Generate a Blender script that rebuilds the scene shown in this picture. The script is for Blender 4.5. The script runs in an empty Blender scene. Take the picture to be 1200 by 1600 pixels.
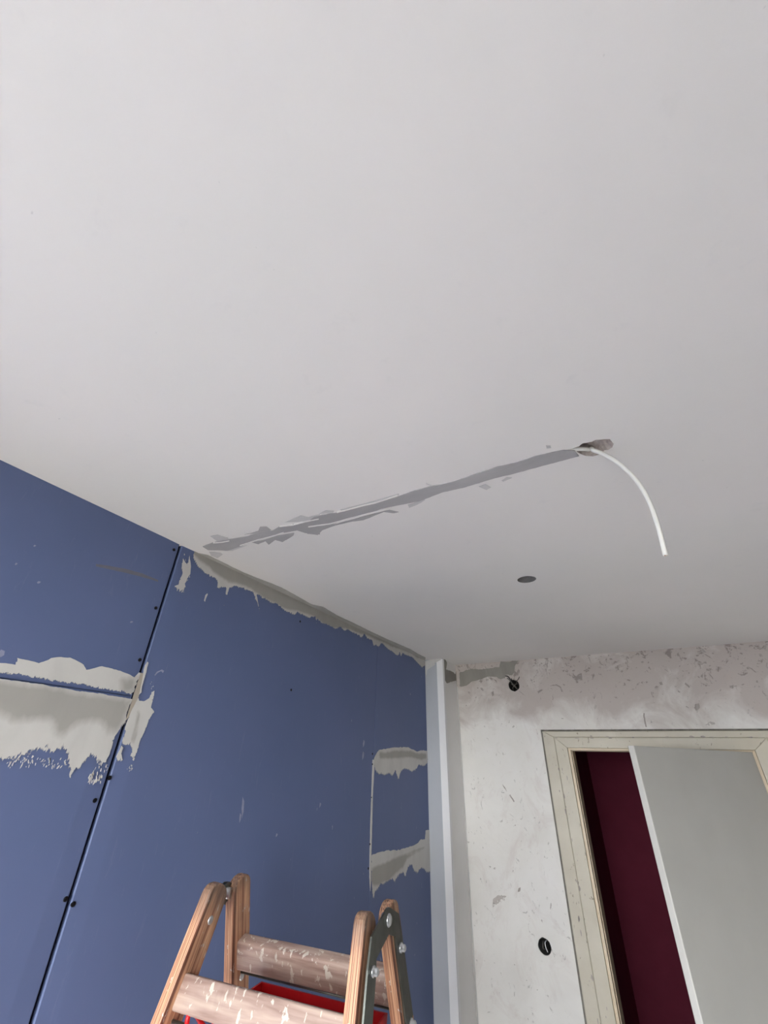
import bpy, bmesh, math, random
from mathutils import Vector, Matrix, noise
from mathutils.geometry import delaunay_2d_cdt

# ------------------------------------------------------------------ camera
scene = bpy.context.scene
F_PX = 643.12                                  # focal length in pixels of the 1200 x 1600 frame
YAW, PITCH, ROLL = -0.52545, 0.54222, 0.03008
CAM = Vector((0.0, 0.0, 1.92))

def cam_axes():
    fwd = Vector((math.sin(YAW) * math.cos(PITCH), math.cos(YAW) * math.cos(PITCH), math.sin(PITCH)))
    right = Vector((math.cos(YAW), -math.sin(YAW), 0))
    up = right.cross(fwd)
    r = math.cos(ROLL) * right + math.sin(ROLL) * up
    u = -math.sin(ROLL) * right + math.cos(ROLL) * up
    return r, u, fwd
CR, CU, CF = cam_axes()
cam_data = bpy.data.cameras.new('camera')
cam_data.sensor_fit = 'VERTICAL'
cam_data.sensor_height = 36.0
cam_data.sensor_width = 27.0
cam_data.lens = 36.0 * F_PX / 1600.0
cam_data.clip_start = 0.02
cam = bpy.data.objects.new('camera', cam_data)
m3 = Matrix((CR, CU, -CF)).transposed()
cam.matrix_world = Matrix.Translation(CAM) @ m3.to_4x4()
scene.collection.objects.link(cam)
scene.camera = cam

# ------------------------------------------------------------------ world, daylight, exposure
world = bpy.data.worlds.new('overcast_sky')
scene.world = world
world.use_nodes = True
wn = world.node_tree.nodes
wn['Background'].inputs['Color'].default_value = (0.98, 1.0, 0.99, 1)
wn['Background'].inputs['Strength'].default_value = 12.3
sun_d = bpy.data.lights.new('sun', 'SUN'); sun_d.energy = 24.0; sun_d.angle = 0.02; sun_d.color = (1.0, 0.965, 0.85)
sun = bpy.data.objects.new('sun', sun_d)
sun.rotation_euler = Vector((-0.34, 0.71, -0.60)).to_track_quat('-Z', 'Y').to_euler()   # falls through the window on the floor behind the camera
scene.collection.objects.link(sun)
scene.view_settings.view_transform = 'Standard'
scene.view_settings.look = 'None'
scene.view_settings.exposure = 1.17
scene.view_settings.gamma = 1.0
scene.view_settings.use_curve_mapping = False

# room dimensions (metres)
XL, XR = -1.1723, 2.35          # face of the blue boards, right wall
YB, YR = -1.15, 2.865           # window wall behind the camera, wall with the door
ZC = 2.5                        # ceiling
YC, XC = 2.6274, -1.048         # pipe boxing in the corner
SEAM1, SEAM2 = 0.7178, 1.994    # vertical joints between the boards
WIN = (-1.02, 0.40, 0.85, 2.30) # window opening x0 x1 z0 z1

pl = bpy.data.lights.new('window_daylight_portal', 'AREA')
pl.shape = 'RECTANGLE'
pl.size, pl.size_y = WIN[1] - WIN[0], WIN[3] - WIN[2]
pl.cycles.is_portal = True
po = bpy.data.objects.new('window_daylight_portal', pl)
po.location = ((WIN[0] + WIN[1]) / 2, YB - 0.27, (WIN[2] + WIN[3]) / 2)
po.rotation_euler = (math.radians(90), 0, 0)     # faces +Y, into the room
scene.collection.objects.link(po)

# ------------------------------------------------------------------ helpers
COL = scene.collection
def ray(px):
    return CF + CR * ((px[0] - 600) / F_PX) - CU * ((px[1] - 800) / F_PX)
def hit(px, axis, value):
    r = ray(px)
    return CAM + r * ((value - CAM[axis]) / r[axis])
def zoomed(pts, ox, oy, k):
    return [(ox + x / k, oy + y / k) for x, y in pts]

def link(name, bm, mat, parent=None, smooth=False, recalc=True):
    if recalc:
        bmesh.ops.recalc_face_normals(bm, faces=bm.faces)
    me = bpy.data.meshes.new(name)
    bm.to_mesh(me); bm.free()
    for p in me.polygons: p.use_smooth = smooth
    o = bpy.data.objects.new(name, me)
    if mat: me.materials.append(mat)
    COL.objects.link(o)
    if parent: o.parent = parent
    return o
def structure(o, label=None):
    o['kind'] = 'structure'
    if label: o['label'] = label
    return o
def tag(o, label, cat, group=None):
    o['label'] = label; o['category'] = cat
    if group: o['group'] = group
    return o
def empty(name, loc=(0, 0, 0), rz=0):
    o = bpy.data.objects.new(name, None)
    o.location = loc; o.rotation_euler = (0, 0, rz)
    o.empty_display_size = 0.05
    COL.objects.link(o); return o

def box(bm, lo, hi, bevel=0.0, seg=1):
    r = bmesh.ops.create_cube(bm, size=1.0)
    vs = r['verts']
    for v in vs:
        v.co = Vector([lo[i] + (v.co[i] + 0.5) * (hi[i] - lo[i]) for i in range(3)])
    if bevel > 0:
        es = list({e for v in vs for e in v.link_edges})
        bmesh.ops.bevel(bm, geom=es, offset=bevel, segments=seg, affect='EDGES', profile=0.5)
def box_obj(name, lo, hi, mat, parent=None, bevel=0.0, seg=1):
    bm = bmesh.new(); box(bm, lo, hi, bevel, seg)
    return link(name, bm, mat, parent)

def tube(bm, pts, rad, n=10, caps=True):
    pts = [Vector(p) for p in pts]
    rings = []
    t0 = (pts[1] - pts[0]).normalized()
    ref = Vector((0, 0, 1)) if abs(t0.z) < 0.9 else Vector((1, 0, 0))
    nrm = (ref - t0 * ref.dot(t0)).normalized()
    for i, p in enumerate(pts):
        t = (pts[min(i + 1, len(pts) - 1)] - pts[max(i - 1, 0)]).normalized()
        nrm = (nrm - t * nrm.dot(t)).normalized()
        b = t.cross(nrm)
        rr = rad[i] if isinstance(rad, (list, tuple)) else rad
        rings.append([bm.verts.new(p + (nrm * math.cos(a) + b * math.sin(a)) * rr)
                      for a in [2 * math.pi * k / n for k in range(n)]])
    for a, b in zip(rings, rings[1:]):
        for k in range(n):
            bm.faces.new((a[k], a[(k + 1) % n], b[(k + 1) % n], b[k]))
    if caps:
        bm.faces.new(rings[0][::-1]); bm.faces.new(rings[-1])
def catmull(pts, k=8):
    P = [Vector(p) for p in pts]; P = [P[0] * 2 - P[1]] + P + [P[-1] * 2 - P[-2]]
    out = []
    for i in range(1, len(P) - 2):
        for j in range(k):
            t = j / k
            out.append(0.5 * ((2 * P[i]) + (P[i + 1] - P[i - 1]) * t + (2 * P[i - 1] - 5 * P[i] + 4 * P[i + 1] - P[i + 2]) * t * t
                              + (3 * P[i] - P[i - 1] - 3 * P[i + 1] + P[i + 2]) * t ** 3))
    out.append(P[-2]); return out
def lathe(bm, profile, n=20, mat4=Matrix()):
    rings = []
    for r, z in profile:
        rings.append([bm.verts.new(mat4 @ Vector((r * math.cos(2 * math.pi * k / n), r * math.sin(2 * math.pi * k / n), z))) for k in range(n)])
    for a, b in zip(rings, rings[1:]):
        for k in range(n):
            bm.faces.new((a[k], a[(k + 1) % n], b[(k + 1) % n], b[k]))
    bm.faces.new(rings[0][::-1]); bm.faces.new(rings[-1])

def cdt(outer, holes):
    """triangulate a flat region with holes; returns verts(2d), faces"""
    vs, es = [], []
    loops = [outer] + holes
    for lp in loops:
        s = len(vs); vs += [Vector(p) for p in lp]
        es += [(s + i, s + (i + 1) % len(lp)) for i in range(len(lp))]
    v, e, f, *_ = delaunay_2d_cdt(vs, es, [], 1, 1e-6)
    def inside(p, lp):
        c = False
        for i in range(len(lp)):
            a, b = lp[i], lp[i - 1]
            if (a[1] > p[1]) != (b[1] > p[1]) and p[0] < (b[0] - a[0]) * (p[1] - a[1]) / (b[1] - a[1]) + a[0]:
                c = not c
        return c
    keep = []
    for t in f:
        g = sum((v[i] for i in t), Vector((0, 0))) / len(t)
        if inside(g, outer) and not any(inside(g, h) for h in holes): keep.append(t)
    return v, keep

# ------------------------------------------------------------------ materials
def new_mat(name):
    m = bpy.data.materials.new(name); m.use_nodes = True
    nt = m.node_tree
    return m, nt, nt.nodes['Principled BSDF']
def srgb(r, g, b):
    f = lambda c: (c / 255 / 12.92) if c <= 10 else ((c / 255 + 0.055) / 1.055) ** 2.4
    return (f(r), f(g), f(b), 1)
def node(nt, t, **kw):
    n = nt.nodes.new(t)
    for k, v in kw.items(): setattr(n, k, v)
    return n
def coords(nt, scale=(1, 1, 1), space='Object'):
    tc = node(nt, 'ShaderNodeTexCoord'); mp = node(nt, 'ShaderNodeMapping')
    mp.inputs['Scale'].default_value = scale
    nt.links.new(tc.outputs[space], mp.inputs['Vector'])
    return mp.outputs['Vector']
def noise_tex(nt, vec, scale, detail=4, rough=0.55, dist=0.0):
    n = node(nt, 'ShaderNodeTexNoise')
    n.inputs['Scale'].default_value = scale; n.inputs['Detail'].default_value = detail
    n.inputs['Roughness'].default_value = rough; n.inputs['Distortion'].default_value = dist
    nt.links.new(vec, n.inputs['Vector']); return n.outputs['Fac']
def ramp(nt, fac, stops):
    r = node(nt, 'ShaderNodeValToRGB')
    els = r.color_ramp.elements
    while len(els) < len(stops): els.new(0.5)
    for e, (p, c) in zip(els, stops):
        e.position = p; e.color = c if len(c) == 4 else (*c, 1)
    nt.links.new(fac, r.inputs['Fac']); return r.outputs['Color']
def mix(nt, fac, a, b, mode='MIX'):
    n = node(nt, 'ShaderNodeMix', data_type='RGBA', blend_type=mode)
    if isinstance(fac, (int, float)): n.inputs[0].default_value = fac
    else: nt.links.new(fac, n.inputs[0])
    for s, i in ((a, 6), (b, 7)):
        if isinstance(s, tuple): n.inputs[i].default_value = s
        else: nt.links.new(s, n.inputs[i])
    return n.outputs[2]
def bump(nt, bsdf, h, strength, dist=0.002):
    b = node(nt, 'ShaderNodeBump')
    b.inputs['Strength'].default_value = strength; b.inputs['Distance'].default_value = dist
    nt.links.new(h, b.inputs['Height']); nt.links.new(b.outputs['Normal'], bsdf.inputs['Normal'])
W0, K0 = (1, 1, 1, 1), (0, 0, 0, 1)

def simple(name, col, rough=0.7, metal=0.0, var=0.12, scale=20, bstr=0.15, stretch=(1, 1, 1)):
    m, nt, b = new_mat(name)
    v = coords(nt, stretch)
    n = noise_tex(nt, v, scale, 5)
    d = tuple(c * (1 - var) for c in col[:3]) + (1,); l = tuple(min(1, c * (1 + var)) for c in col[:3]) + (1,)
    nt.links.new(ramp(nt, n, [(0.3, d), (0.7, l)]), b.inputs['Base Color'])
    b.inputs['Roughness'].default_value = rough; b.inputs['Metallic'].default_value = metal
    if rough >= 0.9: b.inputs['Specular IOR Level'].default_value = 0.1
    if bstr: bump(nt, b, noise_tex(nt, v, scale * 6, 4), bstr, 0.001)
    return m

def make_ceiling_mat():
    m, nt, b = new_mat('ceiling_paint')
    v = coords(nt)
    big = ramp(nt, noise_tex(nt, v, 1.6, 3), [(0.3, srgb(231, 229, 226)), (0.7, srgb(236, 232, 230))])
    mid = noise_tex(nt, v, 14, 6, 0.65)
    col = mix(nt, ramp(nt, mid, [(0.62, K0), (0.78, (0.35, 0.35, 0.35, 1))]), big, srgb(216, 214, 214))
    spk = noise_tex(nt, v, 55, 2)
    col = mix(nt, ramp(nt, spk, [(0.78, K0), (0.80, (0.4, 0.4, 0.4, 1))]), col, srgb(190, 188, 188))
    nt.links.new(col, b.inputs['Base Color'])
    b.inputs['Roughness'].default_value = 0.85
    h = mix(nt, 0.5, noise_tex(nt, v, 160, 3), noise_tex(nt, v, 9, 4, 0.6, 1.2))
    bump(nt, b, h, 0.12, 0.003)
    return m
def make_board_mat():
    m, nt, b = new_mat('blue_plasterboard')
    v = coords(nt)
    col = ramp(nt, noise_tex(nt, v, 2.2, 4), [(0.3, srgb(95, 110, 149)), (0.7, srgb(101, 114, 154))])
    vs = coords(nt, (1, 7, 1.2))
    sc = noise_tex(nt, vs, 9, 6, 0.7, 0.6)
    col = mix(nt, ramp(nt, sc, [(0.60, K0), (0.80, (0.22, 0.22, 0.22, 1))]), col, srgb(150, 156, 184))
    dust = noise_tex(nt, coords(nt, (1, 1, 0.5)), 34, 3, 0.5)
    col = mix(nt, ramp(nt, dust, [(0.735, K0), (0.76, (0.5, 0.5, 0.5, 1))]), col, srgb(176, 180, 196))
    nt.links.new(col, b.inputs['Base Color'])
    b.inputs['Roughness'].default_value = 0.55
    b.inputs['Specular IOR Level'].default_value = 0.35
    bump(nt, b, noise_tex(nt, v, 220, 2), 0.06, 0.001)
    return m
def make_filler(name, base, dark, light, scale=11, stretch=(1, 1, 0.35)):
    m, nt, b = new_mat(name)
    v = coords(nt, stretch)
    n = noise_tex(nt, v, scale, 5, 0.6, 0.5)
    nt.links.new(ramp(nt, n, [(0.25, dark), (0.5, base), (0.75, light)]), b.inputs['Base Color'])
    b.inputs['Roughness'].default_value = 0.9
    bump(nt, b, noise_tex(nt, v, 45, 6, 0.65), 0.25, 0.002)
    return m
def make_patch_filler(name, white, grey, worn=True):
    m, nt, b = new_mat(name)
    v = coords(nt, (1, 1, 0.4))
    n = noise_tex(nt, v, 11, 5, 0.6, 0.5)
    cw = ramp(nt, n, [(0.25, tuple(c * 0.90 for c in white[:3])), (0.5, white), (0.75, tuple(min(1, c * 1.05) for c in white[:3]))])
    cg = ramp(nt, n, [(0.25, tuple(c * 0.93 for c in grey[:3])), (0.5, grey), (0.75, tuple(c * 1.06 for c in grey[:3]))])
    at = node(nt, 'ShaderNodeAttribute', attribute_name='damp')
    big = noise_tex(nt, coords(nt, (1, 1.4, 0.7)), 24, 4, 0.6, 0.4)
    a1 = node(nt, 'ShaderNodeMath', operation='MULTIPLY_ADD'); a1.inputs[1].default_value = 0.55; nt.links.new(big, a1.inputs[0]); nt.links.new(at.outputs['Fac'], a1.inputs[2])
    nt.links.new(mix(nt, ramp(nt, a1.outputs[0], [(0.55, K0), (1.0, W0)]), cw, cg), b.inputs['Base Color'])
    b.inputs['Roughness'].default_value = 0.9; b.inputs['Specular IOR Level'].default_value = 0.2
    bump(nt, b, mix(nt, 0.5, noise_tex(nt, v, 45, 6, 0.65), n), 0.3, 0.003)
    if worn:     # thin coat worn through towards its scraped edge
        ae = node(nt, 'ShaderNodeAttribute', attribute_name='edge')
        st = noise_tex(nt, coords(nt, (1, 2.2, 0.6)), 75, 4, 0.65, 0.6)
        a2 = node(nt, 'ShaderNodeMath', operation='MULTIPLY_ADD'); a2.inputs[1].default_value = 1.5; nt.links.new(st, a2.inputs[0]); nt.links.new(ae.outputs['Fac'], a2.inputs[2])
        al = ramp(nt, a2.outputs[0], [(0.90, K0), (0.97, W0)])
        nt.links.new(al, b.inputs['Alpha'])
    return m
def make_old_plaster():
    m, nt, b = new_mat('old_wall_plaster')
    v = coords(nt)
    base = ramp(nt, noise_tex(nt, v, 3.0, 5, 0.6, 0.4), [(0.25, srgb(224, 221, 216)), (0.5, srgb(234, 232, 228)), (0.75, srgb(240, 238, 236))])
    pink = noise_tex(nt, coords(nt, (1, 1, 0.8)), 5.5, 6, 0.7, 1.0)
    col = mix(nt, ramp(nt, pink, [(0.52, K0), (0.70, (0.45, 0.45, 0.45, 1))]), base, srgb(206, 194, 190))
    # peeled band under the ceiling
    sep = node(nt, 'ShaderNodeSeparateXYZ'); tc = node(nt, 'ShaderNodeTexCoord')
    nt.links.new(tc.outputs['Object'], sep.inputs[0])
    mr = node(nt, 'ShaderNodeMapRange'); mr.inputs['From Min'].default_value = 2.13; mr.inputs['From Max'].default_value = 2.42
    mr.inputs['To Min'].default_value = -0.09; mr.inputs['To Max'].default_value = 0.05
    nt.links.new(sep.outputs['Z'], mr.inputs['Value'])
    # shade of the upper wall put into the colour, with a noisy edge
    mr2 = node(nt, 'ShaderNodeMapRange'); mr2.inputs['From Min'].default_value = 1.95; mr2.inputs['From Max'].default_value = 2.30
    mr2.inputs['To Min'].default_value = -0.28; mr2.inputs['To Max'].default_value = 0.22
    nt.links.new(sep.outputs['Z'], mr2.inputs['Value'])
    ad2 = node(nt, 'ShaderNodeMath', operation='ADD')
    nt.links.new(noise_tex(nt, v, 4.5, 6, 0.62, 0.6), ad2.inputs[0]); nt.links.new(mr2.outputs[0], ad2.inputs[1])
    col = mix(nt, ramp(nt, ad2.outputs[0], [(0.42, K0), (0.68, (0.85, 0.85, 0.85, 1))]), col, srgb(190, 180, 175))
    fl = noise_tex(nt, v, 17, 7, 0.72, 0.8)
    add = node(nt, 'ShaderNodeMath', operation='ADD')
    nt.links.new(fl, add.inputs[0]); nt.links.new(mr.outputs[0], add.inputs[1])
    col = mix(nt, ramp(nt, add.outputs[0], [(0.60, K0), (0.635, (0.8, 0.8, 0.8, 1))]), col, srgb(146, 136, 131))
    st = noise_tex(nt, coords(nt, (1, 1, 0.7)), 26, 5, 0.65, 1.5)
    col = mix(nt, ramp(nt, st, [(0.63, K0), (0.70, (0.6, 0.6, 0.6, 1))]), col, srgb(150, 146, 142))
    nt.links.new(col, b.inputs['Base Color'])
    b.inputs['Roughness'].default_value = 0.85
    bump(nt, b, mix(nt, 0.4, noise_tex(nt, v, 60, 5, 0.6), fl), 0.3, 0.003)
    return m
def make_wood(name, stops, spat=0.66, stretch=(120, 55, 2.2), grime=False):
    m, nt, b = new_mat(name)
    v = coords(nt, stretch)
    g = noise_tex(nt, v, 1.0, 3, 0.55, 0.3)
    col = ramp(nt, g, stops)
    v2 = coords(nt, (1, 1, 0.55))
    sp = noise_tex(nt, v2, 60, 4, 0.6, 0.4)
    col = mix(nt, ramp(nt, sp, [(spat, K0), (spat + 0.025, (0.9, 0.9, 0.9, 1))]), col, srgb(214, 204, 192))
    dirt = noise_tex(nt, v2, 12, 4, 0.6)
    col = mix(nt, ramp(nt, dirt, [(0.55, K0), (0.75, (0.5, 0.5, 0.5, 1))]), col, srgb(96, 74, 60))
    if grime:      # hand-worn, dusty stile heads
        tcg = node(nt, 'ShaderNodeTexCoord'); sg = node(nt, 'ShaderNodeSeparateXYZ'); nt.links.new(tcg.outputs['Object'], sg.inputs[0])
        mg = node(nt, 'ShaderNodeMapRange'); mg.inputs['From Min'].default_value = -0.10; mg.inputs['From Max'].default_value = 0.0
        mg.inputs['To Min'].default_value = -0.25; mg.inputs['To Max'].default_value = 0.28
        nt.links.new(sg.outputs['Z'], mg.inputs['Value'])
        ag = node(nt, 'ShaderNodeMath', operation='ADD'); nt.links.new(noise_tex(nt, coords(nt, (60, 40, 9)), 1.0, 5, 0.65), ag.inputs[0]); nt.links.new(mg.outputs[0], ag.inputs[1])
        col = mix(nt, ramp(nt, ag.outputs[0], [(0.45, K0), (0.75, (0.8, 0.8, 0.8, 1))]), col, srgb(104, 88, 78))
    nt.links.new(col, b.inputs['Base Color'])
    b.inputs['Roughness'].default_value = 0.5
    bump(nt, b, mix(nt, 0.5, g, sp), 0.35, 0.002)
    return m
def make_door_paint(name, c1, c2, wear):
    m, nt, b = new_mat(name)
    v = coords(nt)
    col = ramp(nt, noise_tex(nt, v, 6, 4), [(0.3, c1), (0.7, c2)])
    ch = noise_tex(nt, coords(nt, (1, 1, 0.45)), 38, 6, 0.7, 0.7)
    col = mix(nt, ramp(nt, ch, [(wear, K0), (wear + 0.03, (0.8, 0.8, 0.8, 1))]), col, srgb(126, 112, 92))
    nt.links.new(col, b.inputs['Base Color'])
    b.inputs['Roughness'].default_value = 0.45
    bump(nt, b, mix(nt, 0.5, ch, noise_tex(nt, v, 80, 3)), 0.2, 0.002)
    return m

M = {}
M['ceiling'] = make_ceiling_mat()
M['board'] = make_board_mat()
M['core'] = simple('board_core_plaster', srgb(150, 150, 156), 0.9)
M['cavity'] = simple('dark_wall_cavity', srgb(34, 34, 42), 0.95)
M['filler_white'] = make_filler('white_joint_filler', srgb(208, 207, 205), srgb(190, 190, 190), srgb(218, 218, 216))
M['filler_grey'] = make_filler('damp_grey_joint_filler', srgb(168, 166, 162), srgb(156, 154, 150), srgb(178, 176, 173))
M['filler'] = make_patch_filler('joint_filler_coat', srgb(208, 207, 204), srgb(172, 170, 165))
M['filler_cool'] = make_patch_filler('joint_filler_plain_coat', srgb(206, 206, 206), srgb(172, 170, 165))
M['filler_beige'] = make_filler('beige_seam_filler', srgb(172, 163, 150), srgb(156, 148, 136), srgb(184, 176, 164))
M['filler_ceiling'] = make_filler('grey_ceiling_filler', srgb(173, 171, 172), srgb(162, 160, 161), srgb(184, 182, 183), 9, (0.35, 1.2, 1))
M['filler_thin'] = make_filler('thin_smeared_filler', srgb(203, 201, 201), srgb(192, 190, 190), srgb(212, 210, 210), 9, (0.35, 1.2, 1))
M['mortar'] = make_filler('dark_grey_mortar', srgb(150, 147, 140), srgb(140, 137, 130), srgb(160, 157, 150))
M['concrete'] = make_filler('rough_concrete', srgb(178, 168, 162), srgb(140, 130, 126), srgb(204, 196, 190), 60, (1, 1, 1))
M['concrete_dark'] = make_filler('dusty_hole_lining', srgb(132, 130, 130), srgb(112, 110, 110), srgb(146, 144, 142), 40, (1, 1, 1))
M['old'] = make_old_plaster()
M['scar'] = make_filler('bare_plaster_scar', srgb(166, 158, 153), srgb(146, 138, 133), srgb(182, 174, 169), 40)
M['scar_soft'] = make_patch_filler('faint_plaster_stain', srgb(196, 189, 184), srgb(180, 174, 170))
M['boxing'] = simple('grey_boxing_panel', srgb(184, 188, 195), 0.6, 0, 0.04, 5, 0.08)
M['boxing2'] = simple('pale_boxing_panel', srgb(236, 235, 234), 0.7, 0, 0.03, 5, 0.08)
M['bead'] = simple('white_corner_bead', srgb(240, 240, 242), 0.45, 0, 0.02, 8, 0.05)
M['stain'] = simple('brown_pencil_stain', srgb(112, 112, 124), 0.7, 0, 0.08, 50, 0.05)
M['scuff'] = simple('pale_chalk_scuff', srgb(150, 154, 180), 0.8, 0, 0.15, 60, 0.1)
M['screw'] = simple('black_drywall_screw', srgb(24, 24, 28), 0.4, 0.6, 0.2, 90, 0.1)
M['cable'] = simple('white_cable_sheath', srgb(240, 239, 233), 0.45, 0, 0.03, 12, 0.03)
M['copper'] = simple('bare_copper_wire', srgb(184, 120, 84), 0.35, 1.0, 0.1, 60, 0.0)
M['wire'] = simple('grey_wire_insulation', srgb(112, 108, 103), 0.5, 0, 0.15, 60, 0.05)
M['black'] = simple('black_plastic_box', srgb(28, 27, 26), 0.5, 0, 0.15, 40, 0.1)
M['frame'] = make_door_paint('cream_frame_paint', srgb(196, 189, 172), srgb(208, 202, 187), 0.645)
M['frame_in'] = make_door_paint('warm_lining_paint', srgb(214, 196, 170), srgb(224, 208, 184), 0.69)
M['leaf'] = make_door_paint('grey_white_leaf_paint', srgb(184, 183, 178), srgb(189, 188, 183), 0.90)
M['lipping'] = make_door_paint('white_lipping_paint', srgb(214, 212, 208), srgb(220, 218, 214), 0.86)
M['shadow_gap'] = make_filler('grey_shadow_gap', srgb(120, 116, 108), srgb(96, 92, 86), srgb(146, 142, 134), 30)
M['maroon'] = simple('maroon_hall_paint', srgb(128, 54, 74), 0.95, 0, 0.05, 8, 0.05)
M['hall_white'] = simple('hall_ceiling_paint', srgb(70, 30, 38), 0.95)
M['floor'] = simple('dusty_floor_screed', srgb(196, 193, 193), 0.8, 0, 0.1, 6, 0.2)
M['wall'] = simple('grey_side_wall_plaster', srgb(136, 134, 132), 0.85, 0, 0.06, 5, 0.2)
M['pvc'] = simple('white_window_plastic', srgb(236, 236, 236), 0.35, 0, 0.02, 5, 0.0)
M['ground'] = simple('dark_paving', srgb(84, 84, 83), 0.9, 0, 0.1, 1.5, 0.1)
M['wood'] = make_wood('laminated_ladder_wood', [(0.33, srgb(92, 58, 44)), (0.42, srgb(168, 114, 88)), (0.50, srgb(224, 180, 142)), (0.57, srgb(186, 128, 100)), (0.67, srgb(112, 72, 56))], 0.64, (210, 90, 2.0), True)
M['rung'] = make_wood('worn_pinkish_rung_wood', [(0.3, srgb(142, 114, 104)), (0.5, srgb(172, 146, 134)), (0.7, srgb(194, 172, 158))], 0.585, (6, 70, 70))
M['steel'] = simple('galvanised_hinge_steel', srgb(112, 115, 110), 0.34, 0.9, 0.2, 30, 0.15)
M['bolt'] = simple('bright_zinc_bolt', srgb(214, 216, 218), 0.28, 0.9, 0.1, 60, 0.1)
M['red'] = simple('red_plastic', srgb(206, 22, 30), 0.4, 0, 0.08, 25, 0.05)
gm, gnt, gb = new_mat('window_pane_glass')
tr = node(gnt, 'ShaderNodeBsdfTransparent'); gl = node(gnt, 'ShaderNodeBsdfGlossy'); gl.inputs['Roughness'].default_value = 0.02
mx = node(gnt, 'ShaderNodeMixShader'); mx.inputs[0].default_value = 0.05
gnt.links.new(tr.outputs[0], mx.inputs[1]); gnt.links.new(gl.outputs[0], mx.inputs[2])
gnt.links.new(mx.outputs[0], gnt.nodes['Material Output'].inputs[0])
M['glass'] = gm

# ------------------------------------------------------------------ patches of filler lying on a plane
# plane: ('x', value, out) / ('y', ...) / ('z', ...); out = sign of the normal that points into the room
def plane_uv(p, ax):
    return {0: (p.y, p.z), 1: (p.x, p.z), 2: (p.x, p.y)}[ax]
def plane_pt(uv, ax, val):
    u, v = uv
    return {0: Vector((val, u, v)), 1: Vector((u, val, v)), 2: Vector((u, v, val))}[ax]
def roughen(uv, step, amp, seed, aniso=(1, 1)):
    out = []
    n = len(uv)
    for i in range(n):
        a, b = Vector(uv[i]), Vector(uv[(i + 1) % n])
        k = max(1, int((b - a).length / step))
        for j in range(k):
            p = a.lerp(b, j / k)
            q = Vector((p.x * 60, p.y * 60, seed * 7.3)); q2 = Vector((p.x * 260, p.y * 260, seed * 3.1 + 50))
            d = Vector((noise.noise(q) + 0.7 * noise.noise(q2), noise.noise(q + Vector((31, 7, 3))) + 0.7 * noise.noise(q2 + Vector((5, 9, 1)))))
            out.append(Vector((p.x + d.x * amp * aniso[0], p.y + d.y * amp * aniso[1])))
    return out
def in_poly(p, lp):
    c = False
    for i in range(len(lp)):
        a, b = lp[i], lp[i - 1]
        if (a[1] > p[1]) != (b[1] > p[1]) and p[0] < (b[0] - a[0]) * (p[1] - a[1]) / (b[1] - a[1]) + a[0]: c = not c
    return c
def edge_dist(p, lp):
    best = 9
    for i in range(len(lp)):
        a, b = Vector(lp[i - 1]), Vector(lp[i]); d = b - a
        t = max(0, min(1, (p - a).dot(d) / (d.length_squared + 1e-12)))
        best = min(best, (a + d * t - p).length)
    return best
def drop_dist(p, lp):
    """distance straight down to the outline"""
    best = 9
    for i in range(len(lp)):
        a, b = lp[i - 1], lp[i]
        if (a[0] > p[0]) != (b[0] > p[0]):
            y = a[1] + (b[1] - a[1]) * (p[0] - a[0]) / (b[0] - a[0])
            if y <= p[1] + 1e-7: best = min(best, p[1] - y)
    return best
def add_patch(bm, uv, ax, val, out, thick, lift=0.0, damp=None, soft=0.01, worn=0.0, grid=0.0):
    n = len(uv)
    lp = [Vector(p) for p in uv]
    vs_in = list(lp); es = [(i, (i + 1) % n) for i in range(n)]
    if grid:
        us = [p.x for p in lp]; ws = [p.y for p in lp]
        u = min(us) + grid / 2
        while u < max(us):
            w = min(ws) + grid / 2
            while w < max(ws):
                q = Vector((u, w))
                if in_poly(q, lp) and edge_dist(q, lp) > grid * 0.4: vs_in.append(q)
                w += grid
            u += grid
    v, e, f, ov, *_ = delaunay_2d_cdt(vs_in, es, [], 1, 1e-7)
    first = {}
    for i, src in enumerate(ov):
        for k in src: first[k] = i
    ld = bm.verts.layers.float.get('damp') or bm.verts.layers.float.new('damp')
    le = bm.verts.layers.float.get('edge') or bm.verts.layers.float.new('edge')
    base = val + out * (lift + 0.0001); top = val + out * (lift + thick)
    def attrs(p, vert):
        d = 0.0
        if damp:
            sd_ = edge_dist(p, damp) * (1 if in_poly(p, damp) else -1)
            d = max(0.0, min(1.0, 0.5 + sd_ / (2 * soft)))
        vert[ld] = d
        vert[le] = 1.0
        if worn:
            q = p - Vector((0, 0.0004))
            vert[le] = min(1.0, drop_dist(q, lp) / worn) if in_poly(q, lp) else 0.0
    tv = [bm.verts.new(plane_pt(p, ax, top)) for p in v]
    for p, q in zip(v, tv): attrs(p, q)
    for t in f:
        g = sum((v[i] for i in t), Vector((0, 0))) / len(t)
        if in_poly(g, lp):
            try: bm.faces.new([tv[i] for i in t])
            except ValueError: pass
    bv = [bm.verts.new(plane_pt(p, ax, base)) for p in lp]
    for p, q in zip(lp, bv): attrs(p, q)
    for i in range(n):
        j = (i + 1) % n
        if i in first and j in first and first[i] != first[j]:
            try: bm.faces.new((tv[first[i]], tv[first[j]], bv[j], bv[i]))
            except ValueError: pass
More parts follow.
